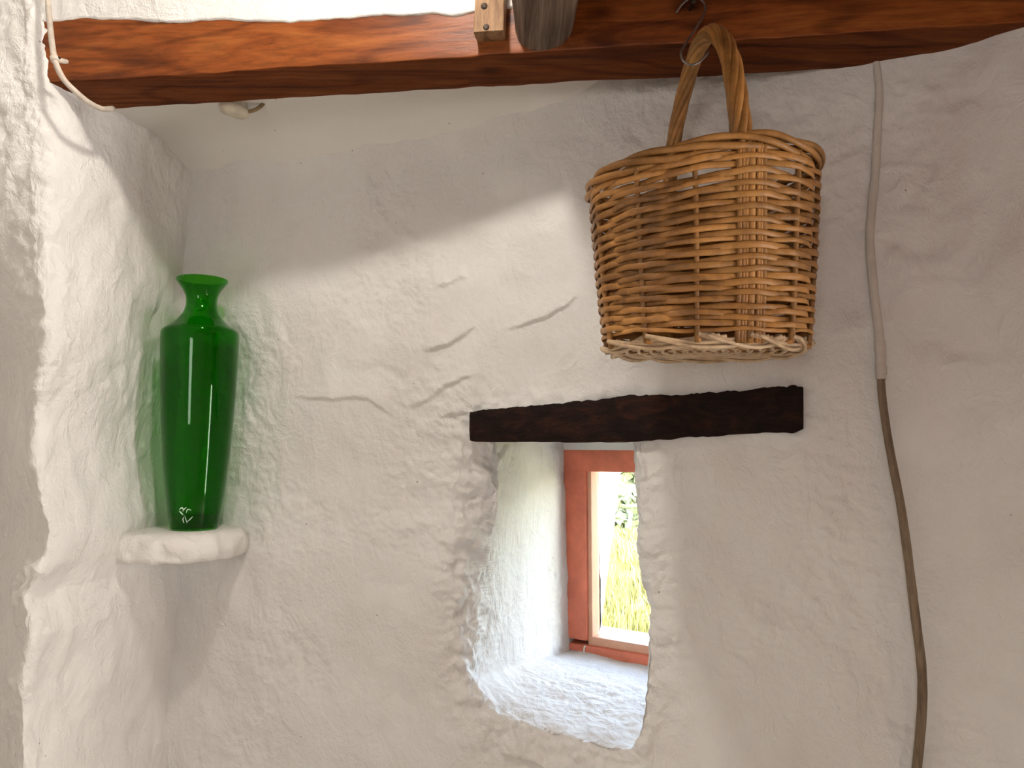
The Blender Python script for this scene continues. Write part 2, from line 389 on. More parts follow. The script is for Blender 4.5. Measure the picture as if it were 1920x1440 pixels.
def star(pts, th, cx, cz):
    """radius of a closed polygon (x,z) seen from (cx,cz) for each angle"""
    P = np.asarray(pts, float) - (cx, cz); a = np.unwrap(np.arctan2(P[:, 1], P[:, 0])); r = np.hypot(P[:, 0], P[:, 1])
    if a[-1] < a[0]: a, r = a[::-1], r[::-1]
    a = a % (2 * math.pi); k = np.argsort(a); a, r = a[k], r[k]
    # linear in cartesian between neighbours
    A = np.r_[a[-1] - 2 * math.pi, a, a[0] + 2 * math.pi]; R = np.r_[r[-1], r, r[0]]
    X = R * np.cos(A); Z = R * np.sin(A)
    i = np.searchsorted(A, th) - 1; i = np.clip(i, 0, len(A) - 2)
    x1, z1, x2, z2 = X[i], Z[i], X[i + 1], Z[i + 1]
    dx, dz = np.cos(th), np.sin(th)
    den = dx * (z2 - z1) - dz * (x2 - x1)
    return (x1 * (z2 - z1) - z1 * (x2 - x1)) / np.where(abs(den) < 1e-9, 1e-9, den)
def smoothc(r, k):
    ker = np.hanning(k); ker /= ker.sum(); n = len(r); rr = np.r_[r[-k:], r, r[:k]]
    return np.convolve(rr, ker, 'same')[k:k + n]
rin = smoothc(star([wall_at(*p)[[0, 2]] for p in in_px], th, CX, CZ), 31)
rout = smoothc(star([wall_at(*p)[[0, 2]] for p in out_px], th, CX, CZ), 31)
cir = np.stack([np.cos(th), np.sin(th), 0 * th], -1)
rin0 = rin.copy()
rin = rin + .006 * noise(cir * 2.2, 1.6, 1) + .003 * noise(cir * 2, 7, 2) + .0012 * noise(cir * 2, 20, 3)
rout = np.maximum(rout + .012 * noise(cir, 4, 4) + .008 * noise(cir, 11, 5), rin + .010)

# window frame plane
WA = math.radians(34); WD = np.array([math.cos(WA), -math.sin(WA), 0]); WN = np.array([-math.sin(WA), -math.cos(WA), 0])   # along, towards the room
FL = at(1060, 1000, 2.06); FL[2] = H0                          # left outer edge of the frame
fz_top = at(1064, 842, 2.06)[2]; fz_bot = at(1070, 1230, 2.06)[2]
FWd = .48
def wpt(u, z, d=0.0):
    p = FL + WD * u + WN * d; return np.array([p[0], p[1], z])

# ---------------------------------------------------------------- back wall with the window tunnel, one continuous skin
X0, X1, Z0, Z1 = -.98, 1.14, -.02, ZS + .13
rect = []
bx = np.array([(X0, Z0), (X1, Z0), (X1, Z1), (X0, Z1)])
for k in range(4):
    for t in np.linspace(0, 1, 40, endpoint=False): rect.append(bx[k] + (bx[(k + 1) % 4] - bx[k]) * t)
rrec = star(rect, th, CX, CZ)
rings = []
# tunnel: end rectangle at the frame (a little inside its outer edge)
ins = .006
ez = [(-.012, fz_bot + .018), (FWd + .02, fz_bot + .014), (FWd + .02, fz_top + .06), (-.01, fz_top + .06)]
ez[0] = (.008, fz_bot + .016)
fcu, fcz = FWd / 2, (fz_bot + fz_top) / 2
er = []
for k in range(4):
    a, c = np.array(ez[k]), np.array(ez[(k + 1) % 4])
    for t in np.linspace(0, 1, 30, endpoint=False): er.append(a + (c - a) * t)
def quad_angles(q, cx, cz):
    a = [math.atan2(z - cz, x - cx) % (2 * math.pi) for x, z in q]; return np.array(sorted(a))
aL = quad_angles([wall_at(*p)[[0, 2]] for p in ((1187, 782), (929, 782), (886, 1288), (1190, 1412))], CX, CZ); aE = quad_angles(ez, fcu, fcz)
thE = np.interp(th, np.r_[aL[-1] - 2 * math.pi, aL, aL[0] + 2 * math.pi], np.r_[aE[-1] - 2 * math.pi, aE, aE[0] + 2 * math.pi])
rend = star(er, thE % (2 * math.pi), fcu, fcz)
endp = np.stack([FL[0] + WD[0] * (fcu + rend * np.cos(thE)), FL[1] + WD[1] * (fcu + rend * np.cos(thE)), fcz + rend * np.sin(thE)], -1)
endp += (-WN) * .03
lipX = CX + rin * np.cos(th); lipZ = CZ + rin * np.sin(th)
DEPL = .030 + .045 * (np.cos(th) < 0) * np.abs(np.cos(th)) - .022 * np.clip(-np.sin(th) * 1.6, 0, 1)     # the left lip is rounder
lip = np.stack([lipX, wallY(lipX) + DEPL, lipZ], -1)
outX = CX + rout * np.cos(th); outZ = CZ + rout * np.sin(th)
outp = np.stack([outX, wallY(outX), outZ], -1)
lip0 = np.stack([CX + rin0 * np.cos(th), wallY(CX + rin0 * np.cos(th)) + DEPL, CZ + rin0 * np.sin(th)], -1)
for t in np.linspace(1, 0, 110, endpoint=False):
    wl_ = math.exp(-(t / .06) ** 2)
    rings.append((lip * wl_ + lip0 * (1 - wl_)) * (1 - t) + endp * t)
nt_ = len(rings)
# rounded lip: quadratic from a point inside the tunnel to a point out on the wall
corner = np.stack([lipX, wallY(lipX) + .004, lipZ], -1)
chm = (.75 * sstep(-.1, -.7, np.cos(th)))[:, None]; corner = corner * (1 - chm) + (.5 * (lip + outp)) * chm
for t in np.linspace(0, 1, 26, endpoint=False): rings.append((1 - t) ** 2 * lip + 2 * t * (1 - t) * corner + t * t * outp)
nl_ = len(rings)
for t in np.linspace(0, 1, 235):
    r = rout + (rrec - rout) * (t * .9 + .1 * t * t)
    x = CX + r * np.cos(th); z = CZ + r * np.sin(th)
    rings.append(np.stack([x, wallY(x), z], -1))
G = np.array(rings)
Nn = gnormals(G, True)
mid = G.shape[0] - 40
if Nn[mid, :, 1].mean() > 0: Nn = -Nn
PXs, PYs = proj(G)
ri = np.arange(len(G))[:, None]
lipmask = np.exp(-((ri - (nl_ - 8)) / 22.0) ** 2)
tun = (ri < nt_).astype(float)
leftness = sstep(.1, -.5, np.cos(th))[None, :]
d = .013 * noise(G, 2.6, 11) * (1 - tun) + .007 * noise(G, 7, 12) * (1 - .6 * tun) + .0042 * noise(G, 16, 13) * (1 - .4 * tun)
d += .085 * np.clip((G[..., 2] - (ZS - .085)) / .13, 0, 1) ** 2 * sstep(.42, -.05, G[..., 0]) * (ri >= nl_)
rgh = sstep(-.1, .35, noise(G, 3.4, 14)) * .8 + .2
rgh = np.maximum(rgh, 1.5 * lipmask)
d += rgh * (.0032 * noise(G, 36, 15) + .0018 * noise(G, 80, 16))
d += lipmask * (1 + leftness) * (.0042 * noise(G, 24, 17) + .0026 * noise(G, 60, 18))
d += -.0022 * np.clip(1 - abs(noise(G, 6, 19)) * 9, 0, 1) * rgh * (1 - tun)      # fine valleys
def ledge(pts, h, L=34.0):
    global d
    pts = np.asarray(pts, float); best = np.full(PXs.shape, 1e9); sgn = np.zeros(PXs.shape); tt = np.zeros(PXs.shape)
    n = len(pts) - 1
    wob = 5 * noise(G, 30, 31)
    for i in range(n):
        a, c = pts[i], pts[i + 1]; v = c - a; L2 = v @ v
        t = np.clip(((PXs - a[0]) * v[0] + (PYs - a[1]) * v[1]) / L2, 0, 1)
        qx = PXs - (a[0] + t * v[0]); qy = PYs - (a[1] + t * v[1]); dist = np.hypot(qx, qy)
        s = -(v[0] * qy - v[1] * qx) / math.sqrt(L2)
        u = dist < best; best = np.where(u, dist, best); sgn = np.where(u, s, sgn); tt = np.where(u, (i + t) / n, tt)
    sgn = sgn + wob
    prof = np.where(sgn > 0, np.exp(-(sgn / L) ** 2), 0) * sstep(0, 5, sgn)
    endf = np.clip(np.minimum(tt, 1 - tt) * 5, 0, 1) * (best < 3 * L)
    d = d + h * prof * endf * (1 - tun)
ledge([(935, 622), (983, 616), (1015, 604), (1038, 592), (1067, 575), (1090, 556)], .0065)
ledge([(795, 664), (822, 654), (863, 639), (898, 612)], .0075)
ledge([(755, 770), (808, 750), (851, 718), (905, 700)], .006)
ledge([(815, 545), (857, 528), (880, 520)], .006, 20)
ledge([(545, 745), (618, 753), (688, 747), (746, 790)], .006)
ledge([(820, 785), (850, 780), (884, 768)], .006, 18)
ledge([(1765, 694), (1810, 684), (1860, 700)], .006, 18)
ledge([(1580, 640), (1680, 610), (1790, 640)], .005, 40)
ledge([(840, 300), (930, 262), (1040, 226), (1180, 172)], .007, 30)
ledge([(690, 340), (700, 380), (705, 420)], .005, 20)
ledge([(930, 1410), (1010, 1436), (1080, 1470)], .008, 30)
fade = np.ones(len(G))[:, None]; fade = np.where(ri < 3, 0.3, 1)
G = G + Nn * (d * fade)[..., None]
o = mesh('wall_back', G, gridfaces(len(G), MA, True), M['back'])
tag(o, 'uneven white limewashed back wall with a deep splayed window opening', 'wall', kind='structure')

# ---------------------------------------------------------------- left wall: face beside the alcove, rounded edge, reveal
zs = np.r_[np.linspace(-.02, .72, 40, endpoint=False), np.linspace(.72, 2.36, 400, endpoint=False), np.linspace(2.36, 3.6, 30)]
ex = []
for z in zs:
    py = float(np.interp(-z, [-3.6, -.0], [-700, 2500]))
    for _ in range(12):
        P = at(90, py, 1.385); py += (P[2] - z) * F / 1.385 * 1.0
    ex.append(at(np.interp(py, [a for a, _ in RE], [c for _, c in RE]), py, 1.385)[0])
ex = np.array(ex)
C0 = np.array([-.803, 1.812])
rows = []
for z, x in zip(zs, ex):
    E = np.array([x, 1.385]); lowf = float(sstep(2.15, 1.55, z)); A = np.array([-1.95, 1.45 + 1.2 * lowf]); r = .05 - .025 * lowf
    v1 = (A - E) / np.linalg.norm(A - E); v2 = (C0 - E) / np.linalg.norm(C0 - E)
    p, q = E + v1 * r, E + v2 * r * 1.6
    t = np.linspace(0, 1, 44)[:, None]
    l1 = A + (p - A) * np.r_[np.linspace(0, .45, 20, endpoint=False), np.linspace(.45, 1, 110, endpoint=False)][:, None]
    cv = (1 - t) ** 2 * p + 2 * t * (1 - t) * E + t * t * q
    end = C0 + v2 * .05
    l2 = q + (end - q) * np.linspace(0, 1, 111)[1:, None]
    # the reveal curves softly into the corner
    pl = np.vstack([l1, cv, l2]); rows.append(np.c_[pl, np.full(len(pl), z)])
G = np.array(rows); Nn = gnormals(G)
if Nn[200, 60, 1] > 0: Nn = -Nn
ui = np.arange(G.shape[1])[None, :]
edge = np.exp(-((ui - 140) / 26.0) ** 2)
face = (ui < 150).astype(float)
d = .012 * noise(G, 3.2, 41) + .007 * noise(G, 8, 42) + .004 * noise(G, 17, 43) * (1 + edge)
rgh = sstep(-.15, .3, noise(G, 4, 44)) * .7 + .25 + 1.6 * edge
d += edge * (.006 * noise(G, 11, 40) + .005 * noise(G, 24, 39))
chip = np.clip(noise(G, 13, 38) - .12, 0, .3); d -= .022 * chip * np.exp(-((ui - 128) / 30.0) ** 2)
d += rgh * (.0022 * noise(G, 40, 45) + .0014 * noise(G, 90, 46)) + face * .0012 * noise(G, 55, 47)
# smears of plaster running down the reveal
S = G * np.array([1, 1, .35]); d += .0035 * np.clip(noise(S, 22, 48), 0, 1) * (ui > 130)
d -= .003 * np.clip(1 - abs(noise(G, 5, 49)) * 8, 0, 1) * face
keep = sstep(300, 280, ui)
G = G + Nn * (d)[..., None]
o = mesh('wall_left', G, gridfaces(*G.shape[:2]), M['left'])
tag(o, 'rough white plastered wall edge and reveal left of the alcove', 'wall', kind='structure')

# ---------------------------------------------------------------- soffit of the alcove
xs = np.linspace(-1.0, .95, 240); ts = np.linspace(0, 1, 90)
G = np.zeros((len(xs), len(ts), 3))
for i, x in enumerate(xs):
    ya = beamY(x) + BW - .03; yb = float(wallY(x)) + .05
    yy = ya + (yb - ya) * ts
    back = np.clip((yy - (yb - .20)) / .15, 0, 1)
    zz = ZS + .012 + .008 * np.sin(x * 2.4 + .4) - .055 * back ** 2 + .11 * float(sstep(.05, .40, x))
    G[i, :, 0] = x; G[i, :, 1] = yy; G[i, :, 2] = zz
G[..., 2] += .008 * noise(G, 3, 51) + .002 * noise(G, 14, 52)
o = mesh('ceiling_alcove', G, gridfaces(*G.shape[:2]), M['soffit'])
tag(o, 'smooth pale plaster soffit of the alcove behind the beam', 'ceiling', kind='structure')

# ---------------------------------------------------------------- plaster above the beam
lo = [(60, 46), (105, 42), (160, 36), (250, 39), (330, 42), (420, 37), (500, 42), (600, 38), (700, 33), (800, 27), (850, 30), (890, 22), (960, 16), (1300, -30), (2300, -150)]
cols = []
for px in np.r_[np.linspace(20, 960, 330, endpoint=False), np.linspace(960, 2300, 40)]:
    py = np.interp(px, [a for a, _ in lo], [c for _, c in lo])
    Y = 1.3
    for _ in range(20): Y = beamY(at(px, py, Y)[0]) - .004
    P = at(px, py, Y)
    zz = np.r_[0, .002, np.linspace(.004, .30, 100), np.linspace(.31, 2.0, 12)] + P[2]
    cc = np.stack([np.full(len(zz), P[0]), np.full(len(zz), P[1]), zz], 1)
    cc[0, 1] += .03; cc[1, 1] += .004
    cols.append(cc)
G = np.array(cols)
G[:, :, 2] += ((.004 * noise(G, 14, 61) + .0025 * noise(G, 45, 62)) * np.exp(-(G[:, :, 2] - G[:, :1, 2]) / .03))
dd = .008 * noise(G, 5, 63) + .003 * noise(G, 18, 64) + .0013 * noise(G, 60, 65)
dd *= sstep(-.0, .05, G[:, :, 2] - G[:, :1, 2]) * .9 + .1
G[:, 2:, 1] += dd[:, 2:]
o = mesh('wall_upper', G, gridfaces(*G.shape[:2]), M['upper'])
tag(o, 'bright white plaster wall above the wooden beam', 'wall', kind='structure')

# ---------------------------------------------------------------- rest of the room (outside the picture)
def slab(name, lo_, hi_, mat, label, cat):
    x0, y0, z0 = lo_; x1, y1, z1 = hi_
    V = [(x0, y0, z0), (x1, y0, z0), (x1, y1, z0), (x0, y1, z0), (x0, y0, z1), (x1, y0, z1), (x1, y1, z1), (x0, y1, z1)]
    f = [(0, 3, 2, 1), (4, 5, 6, 7), (0, 1, 5, 4), (1, 2, 6, 5), (2, 3, 7, 6), (3, 0, 4, 7)]
    return tag(mesh(name, V, f, mat, None, False), label, cat, kind='structure')
slab('floor', (-2.2, -2.4, -.1), (3.2, 3.0, 0), M['floor'], 'plain floor of the room', 'floor')
slab('wall_room_left', (-2.2, -2.4, 0), (-1.9, 3.0, 3.7), M['plain'], 'plain plastered side wall of the room', 'wall')
slab('wall_behind', (-2.2, -2.6, 0), (3.2, -2.4, 3.7), M['plain'], 'plain plastered wall facing the alcove', 'wall')
slab('wall_return', (1.08, .74, 0), (3.2, .95, 3.7), M['plain'], 'plain plastered wall beyond the rounded corner', 'wall')
slab('wall_room_right', (3.0, -2.4, 0), (3.2, .95, 3.7), M['plain'], 'plain plastered wall on the door side', 'wall')
slab('wall_loft', (-2.2, 1.62, ZB + .20), (3.2, 3.0, 3.7), M['plain'], 'plain wall closing the loft', 'wall')
slab('ceiling', (-2.2, -2.6, 3.5), (3.2, 3.0, 3.7), M['plain'], 'high plain ceiling over the open loft', 'ceiling')
slab('ceiling_loft_boards', (.06, -2.4, ZB + .135), (3.0, beamY(.06) - .0, ZB + .16), M['beam'], 'boarded loft floor resting on the joists', 'ceiling')
slab('wall_outer_core', (-2.2, 2.7, 0), (-.30, 3.0, 3.7), M['plain'], 'solid masonry behind the alcove', 'wall')

# ---------------------------------------------------------------- beam
bxl, bxr = -.93, 1.12
tb = math.atan(.1175); Ub = np.array([math.sin(tb), math.cos(tb), 0])
pc = lambda x: np.array([x, beamY(x) + BW / 2, ZB + .070])
def beam_shape(s, A, B):
    # worn lower arris, a little waney towards the right
    P = np.stack([np.broadcast_to(s * 9, A.shape), np.sign(A) * 3.0, np.zeros_like(A)], -1)
    low = (B < -.05)
    B = B + np.where(low, .0035 * noise(P, 1.1, 71) + .0018 * noise(P, 5, 72), 0)
    A = A + np.where(A < 0, .003 * noise(P, .8, 73), .002 * noise(P, 1.5, 74))
    return A, B
o = timber('ceiling_beam', pc(bxl), pc(bxr), Ub, np.array([0, 0, 1.]), BW, .14, M['beam'], r=.004, n=260, amp=.0012, seed=3, shape=beam_shape)
o.data.materials.append(M['sawn_shaded'])
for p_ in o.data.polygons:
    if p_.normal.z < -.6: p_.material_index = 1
tag(o, 'long varnished reddish brown timber beam spanning the alcove', 'beam')

# ---------------------------------------------------------------- lintel
def on_wall(px, py, off=0.0):
    p = wall_at(px, py); n = np.array([-.319, -.948, 0]); return p + n * off
tl, tr_, br, bl = [wall_at(*p) for p in ((884, 772), (1503, 724), (1507, 810), (884, 827))]
nL = 120; sL = np.linspace(0, 1, nL)
top_w = [(0, 772), (.1, 766), (.3, 755), (.5, 741), (.6, 742), (.72, 737), (.85, 731), (.97, 722), (1, 728)]
bot_w = [(0, 826), (.02, 829), (.3, 829), (.5, 829), (.58, 824), (.75, 817), (.88, 812), (.97, 812), (1, 803)]
V = []; inn = np.array([.319, .948, 0])
for s in sL:
    px = 884 + (1506 - 884) * s
    T = wall_at(px, np.interp(s, *zip(*top_w))); Bp = wall_at(px, np.interp(s, *zip(*bot_w)))
    T[2] += .0035 * noise(np.array([s * 30, 0, 0]), 1., 81) + .002 * noise(np.array([s * 90, 3, 0]), 1., 84); Bp[2] += .0025 * noise(np.array([s * 30, 5, 0]), 1., 82)
    ring = []
    for k in range(9):
        t = k / 8; p = T + (Bp - T) * t; bul = .016 - .004 * (2 * t - 1) ** 4
        bul += .0022 * noise(np.array([s * 10, t * 7, 2.]), 1., 83)
        if s < .004 or s > .996: bul -= .004
        ring.append(p - inn * bul)
    ring.append(Bp + inn * .02); ring.append(Bp + inn * .16); ring.append(T + inn * .16); ring.append(T + inn * .02)
    V.append(ring)
V = np.array(V); mL = V.shape[1]
f = gridfaces(nL, mL, True).tolist(); f.append(list(range(mL))); f.append([(nL - 1) * mL + k for k in range(mL)][::-1])
o = mesh('window_lintel', V, f, M['lintel']); o.modifiers.new('edges', 'EDGE_SPLIT').split_angle = math.radians(40)
tag(o, 'dark brown rough timber lintel set in the wall above the window', 'lintel')

# ---------------------------------------------------------------- log joist and screwed block
n = 90; ys = np.linspace(beamY(.06) + .01, -2.38, n); a = np.linspace(0, 2 * math.pi, 48, endpoint=False)
jx = np.interp(ys, [-2.4, 1.13, 1.3], [.075, .055, .058]); jr = np.interp(ys, [-2.4, 1.0, 1.13, 1.28], [.071, .066, .0625, .0535])
G = np.stack([jx[:, None] + jr[:, None] * np.cos(a), np.repeat(ys[:, None], 48, 1), ZB + .004 + jr[:, None] * .98 + jr[:, None] * np.sin(a)], -1)
Q = G * np.array([1, .12, 1]); dd = .004 * noise(Q, 22, 91) + .0022 * noise(Q, 60, 92)
G += np.stack([np.cos(a), 0 * a, np.sin(a)], -1)[None] * dd[..., None]
f = gridfaces(n, 48, True).tolist(); f.append(list(range(48))); f.append([(n - 1) * 48 + k for k in range(48)][::-1])
o = mesh('log_joist', G, f, M['log']); tag(o, 'round weathered grey brown log joist butting against the beam', 'joist')

bk = at(920, 34, beamY(-.036) - .016)
root = thing('wooden_block', tuple(bk), 'short pale brown wooden block screwed to the beam beside the log joist', 'block')
p_lo = at(919, 68, bk[1]); p_hi = at(922, -70, bk[1])
p_lo[1] = p_hi[1] = bk[1]
def blk_shape(s, A, B): return A * (1 + .0 * s), B
timber('plank', p_lo, p_hi, np.array([.993, -.117, 0]), np.array([.117, .993, 0]), .053, .034, M['block'], root, r=.003, n=50, amp=.0016, sc=(20, 70), seed=9)
for (px, py, ang) in ((912, 51, -50), (908, 11, -12)):
    c = at(px, py, bk[1] - .0165)
    prof = [(0, .0016), (.003, .0015), (.0052, .0009), (.0058, 0), (.0058, -.004)]
    hd = lathe('screw', prof, M['iron'], root, seg=20)
    hd.data.transform(Matrix.Translation(Vector(c)) @ Matrix.Rotation(math.radians(90), 4, 'X'))
    hd['label'] = 'slotted screw head'
    s_ = math.radians(ang); dx = np.array([math.cos(s_), 0, math.sin(s_)]); dz = np.array([-math.sin(s_), 0, math.cos(s_)])
    V = []
    for y in (-.0019, .0): 
        for (u, v) in ((-.0052, -.0008), (.0052, -.0008), (.0052, .0008), (-.0052, .0008)):
            V.append(c + dx * u + dz * v + np.array([0, y, 0]))
    sl = mesh('slot', V, [(0, 1, 2, 3), (7, 6, 5, 4), (0, 4, 5, 1), (1, 5, 6, 2), (2, 6, 7, 3), (3, 7, 4, 0)], M['black'], None, False)
    sl.parent = hd; sl.matrix_parent_inverse = Matrix.Translation(-bk and Vector(-bk)) if False else Matrix.Translation(-Vector(bk))

# ---------------------------------------------------------------- window
win = thing('window_1', tuple(wpt(FWd / 2, fz_bot)), 'small red painted wooden window deep in the wall', 'window', kind='structure')
def wbar(name, u0, u1, z0, z1, d0, d1, mat, seed=0, parent=win):
    n = 30
    if (z1 - z0) > (u1 - u0):
        return timber(name, wpt((u0 + u1) / 2, z0, (d0 + d1) / 2), wpt((u0 + u1) / 2, z1, (d0 + d1) / 2), WD, WN, u1 - u0, abs(d1 - d0), mat, parent, r=.003, n=n, amp=.0008, seed=seed)
    return timber(name, wpt(u0, (z0 + z1) / 2, (d0 + d1) / 2), wpt(u1, (z0 + z1) / 2, (d0 + d1) / 2), np.array([0, 0, 1.]), WN, z1 - z0, abs(d1 - d0), mat, parent, r=.003, n=n, amp=.0008, seed=seed)
SW = .062
zi0 = at(1112, 1197, 2.03)[2]; zi1 = at(1099, 884, 2.03)[2]
zbt = fz_bot - .02
wbar('frame_stile', -.004, SW, zi0 - .005, zi1 + .001, -.05, 0, M['frame'], 21)
wbar('frame_stile', FWd - SW, FWd + .01, zi0 - .005, zi1 + .001, -.05, 0, M['frame'], 22)
wbar('frame_rail', -.004, FWd + .01, zi1, fz_top + .004, -.05, .0015, M['frame'], 23)
wbar('frame_rail', -.004, FWd + .01, zbt, zi0 - .018, -.05, .0015, M['frame'], 24)
wbar('frame_lining', SW - .001, SW + .011, zi0 - .02, zi1 + .001, -.060, -.012, M['frame_in'], 25)
wbar('frame_lining', FWd - SW - .011, FWd - SW + .001, zi0 - .02, zi1 + .001, -.060, -.012, M['frame_in'], 26)
wbar('frame_lining', SW, FWd - SW, zi0 - .019, zi0 + .004, -.060, -.012, M['frame_in'], 27)
V = [wpt(SW + .01, zi0 - .01, -.046), wpt(FWd - SW - .01, zi0 - .01, -.046), wpt(FWd - SW - .01, zi1 + .005, -.046), wpt(SW + .01, zi1 + .005, -.046)]
V += [np.array(v) - WN * .003 for v in V]
pane = mesh('pane', V, [(0, 1, 2, 3), (7, 6, 5, 4), (0, 4, 5, 1), (1, 5, 6, 2), (2, 6, 7, 3), (3, 7, 4, 0)], M['glass'], win, False)
# small turn-button on the top rail
kb = wpt(SW + .085, zi1 - .004, -.03)
tube('catch', [kb, kb + np.array([.0, 0, -.006]), kb + np.array([0, 0, -.010])], [.005, .006, .004], M['block'], win, 10)
# putty hook on the lower rail
pb = wpt(.058, zi0 - .022, .004)
tube('putty_smear', crom([pb + WD * .004 + np.array([0, 0, .004]), pb, pb + np.array([0, 0, -.016]), pb + WD * .012 + np.array([0, 0, -.024])], 14), [.0022] * 14, M['shelf'], win, 8)

# outer reveal of the window (whitewashed outside jamb)
def quadgrid(P, nu, nv, amp, seed, name, mat, label):
    a, b_, c, d_ = [np.array(p, float) for p in P]
    u = np.linspace(0, 1, nu)[:, None, None]; v = np.linspace(0, 1, nv)[None, :, None]
    G = (1 - u) * (1 - v) * a + u * (1 - v) * b_ + u * v * c + (1 - u) * v * d_
    n = np.cross(b_ - a, d_ - a); n /= np.linalg.norm(n)
    G = G + n * (amp * (noise(G, 9, seed) + .4 * noise(G, 30, seed + 1)))[..., None]
    return tag(mesh(name, G, gridfaces(nu, nv), mat), label, 'window reveal', kind='structure')
ot, ob = zi1 + .03, zi0 - .03
dO = -.26
pT = wpt(SW + .012, ot, -.055); pB = wpt(SW + .012, ob, -.055)
qT = wpt(SW - .012, ot, dO); qB = wpt(SW - .092, ob, dO)
quadgrid([pB, qB, qT, pT], 30, 60, .006, 101, 'trim_1', M['outer'], 'white outer jamb of the window on the far side of the glass')
rT = wpt(FWd - SW, ot, -.055); rB = wpt(FWd - SW, ob, -.055); sT = wpt(FWd + .02, ot, dO); sB = wpt(FWd + .02, ob, dO)
quadgrid([rT, sT, sB, rB], 20, 40, .004, 103, 'trim_2', M['outer'], 'white outer jamb of the window hidden by the opening edge')
quadgrid([pT, qT, sT, rT], 20, 40, .004, 105, 'trim_3', M['outer'], 'white outer head of the window')
quadgrid([rB, sB, qB, pB], 20, 40, .004, 107, 'trim_4', M['outer'], 'white outer sill of the window')
# outside face of the masonry around the window (keeps daylight out of the wall core)
def outer_face():
    pts = []; faces = []
    inner = [qB, sB, sT, qT]
    big = [wpt(-1.6, -.3, dO), wpt(1.7, -.3, dO), wpt(1.7, 3.8, dO), wpt(-1.6, 3.8, dO)]
    V = [*inner, *big]
    f = [(0, 1, 5, 4), (1, 2, 6, 5), (2, 3, 7, 6), (3, 0, 4, 7)]
    tag(mesh('wall_outside', V, f, M['outer'], None, False), 'outside face of the whitewashed house wall', 'wall', kind='structure')
outer_face()
quadgrid([wpt(-.05, fz_top - .002, .006), wpt(FWd + .05, fz_top - .002, .006), wpt(FWd + .05, fz_top + .12, .006), wpt(-.05, fz_top + .12, .006)], 60, 20, .004, 109, 'trim_5', M['soffit'], 'strip of plaster between window frame and lintel')

# ---------------------------------------------------------------- stone shelf in the corner
zt = at(362, 990, 1.69)[2]
out_pts = [(-.88, 1.60), (-.846, 1.588), (-.80, 1.575), (-.745, 1.572), (-.70, 1.580), (-.655, 1.596), (-.625, 1.625), (-.615, 1.68), (-.612, 1.79), (-.66, 1.86), (-.78, 1.90), (-.90, 1.86), (-.91, 1.70)]
cl = crom(np.array([(x, y, 0) for x, y in out_pts + out_pts[:1]]), 161)[:-1]
cen = np.array([-.745, 1.71, 0])
prof = [(.0, 0.0), (.45, .000), (.80, -.001), (.88, -.004), (.93, -.009), (.965, -.015), (.985, -.022), (1.0, -.032), (1.0, -.042), (.995, -.052), (.98, -.059), (.94, -.063), (.90, -.066), (.5, -.067), (0, -.067)]
G = np.zeros((len(prof), 160, 3))
for i, (k, dz) in enumerate(prof):
    G[i] = cen + (cl - cen) * max(k, .001); G[i, :, 2] = zt + dz
ff = np.clip((np.array([p[0] for p in prof]) - .8) / .2, 0, 1)[:, None]
Nn = gnormals(G, True); Nn *= np.sign((Nn[6] * (cl - cen)).sum()) or 1
G += Nn * ((.012 * noise(G, 9, 111) + .009 * noise(G, 22, 112) + .005 * noise(G, 48, 113)) * ff)[..., None]
o = mesh('stone_shelf', G, gridfaces(len(prof), 160, True, True), M['shelf'])
sub = o.modifiers.new('round', 'SUBSURF'); sub.levels = sub.render_levels = 2
tag(o, 'thick whitewashed stone ledge built into the wall corner', 'shelf')

# ---------------------------------------------------------------- green vase
k = 1.675 / F * 1.005
vx, vy = at(364, 990, 1.675)[:2]; vz = zt + .0015
hp = [(0, 39), (3, 42), (10, 43), (40, 47.5), (80, 53), (125, 57.5), (185, 62), (250, 66), (310, 68), (350, 69), (361, 69), (366, 67.5), (370, 63), (376, 54), (386, 42), (400, 32), (412, 28), (422, 27.2), (432, 28.5), (444, 33.5), (454, 41), (461, 46), (464.5, 46.8)]
hp = np.array(hp, float)
ss = np.r_[0, np.cumsum(np.hypot(*np.diff(hp, axis=0).T))]
st = np.sort(np.r_[np.linspace(0, ss[-1], 110), ss])
po = np.stack([np.interp(st, ss, hp[:, 1]), np.interp(st, ss, hp[:, 0])], 1)
ker = np.hanning(7); ker /= ker.sum()
for c in (0, 1): po[3:-3, c] = np.convolve(po[:, c], ker, 'same')[3:-3]
po *= k
root = thing('glass_vase', (vx, vy, vz), 'tall translucent green glass vase with a narrow flared neck', 'vase')
wall_t = .0035
inner = [(max(r - wall_t, .001), z) for r, z in po if z > .030][::-1]
prof = [(.0005, .0005)] + [(r, z) for r, z in po] + [(po[-1, 0] - .0015, po[-1, 1] + .0012)] + inner + [(.0005, .030)]
lathe('body', prof, M['green'], root, (vx, vy, vz), 96)
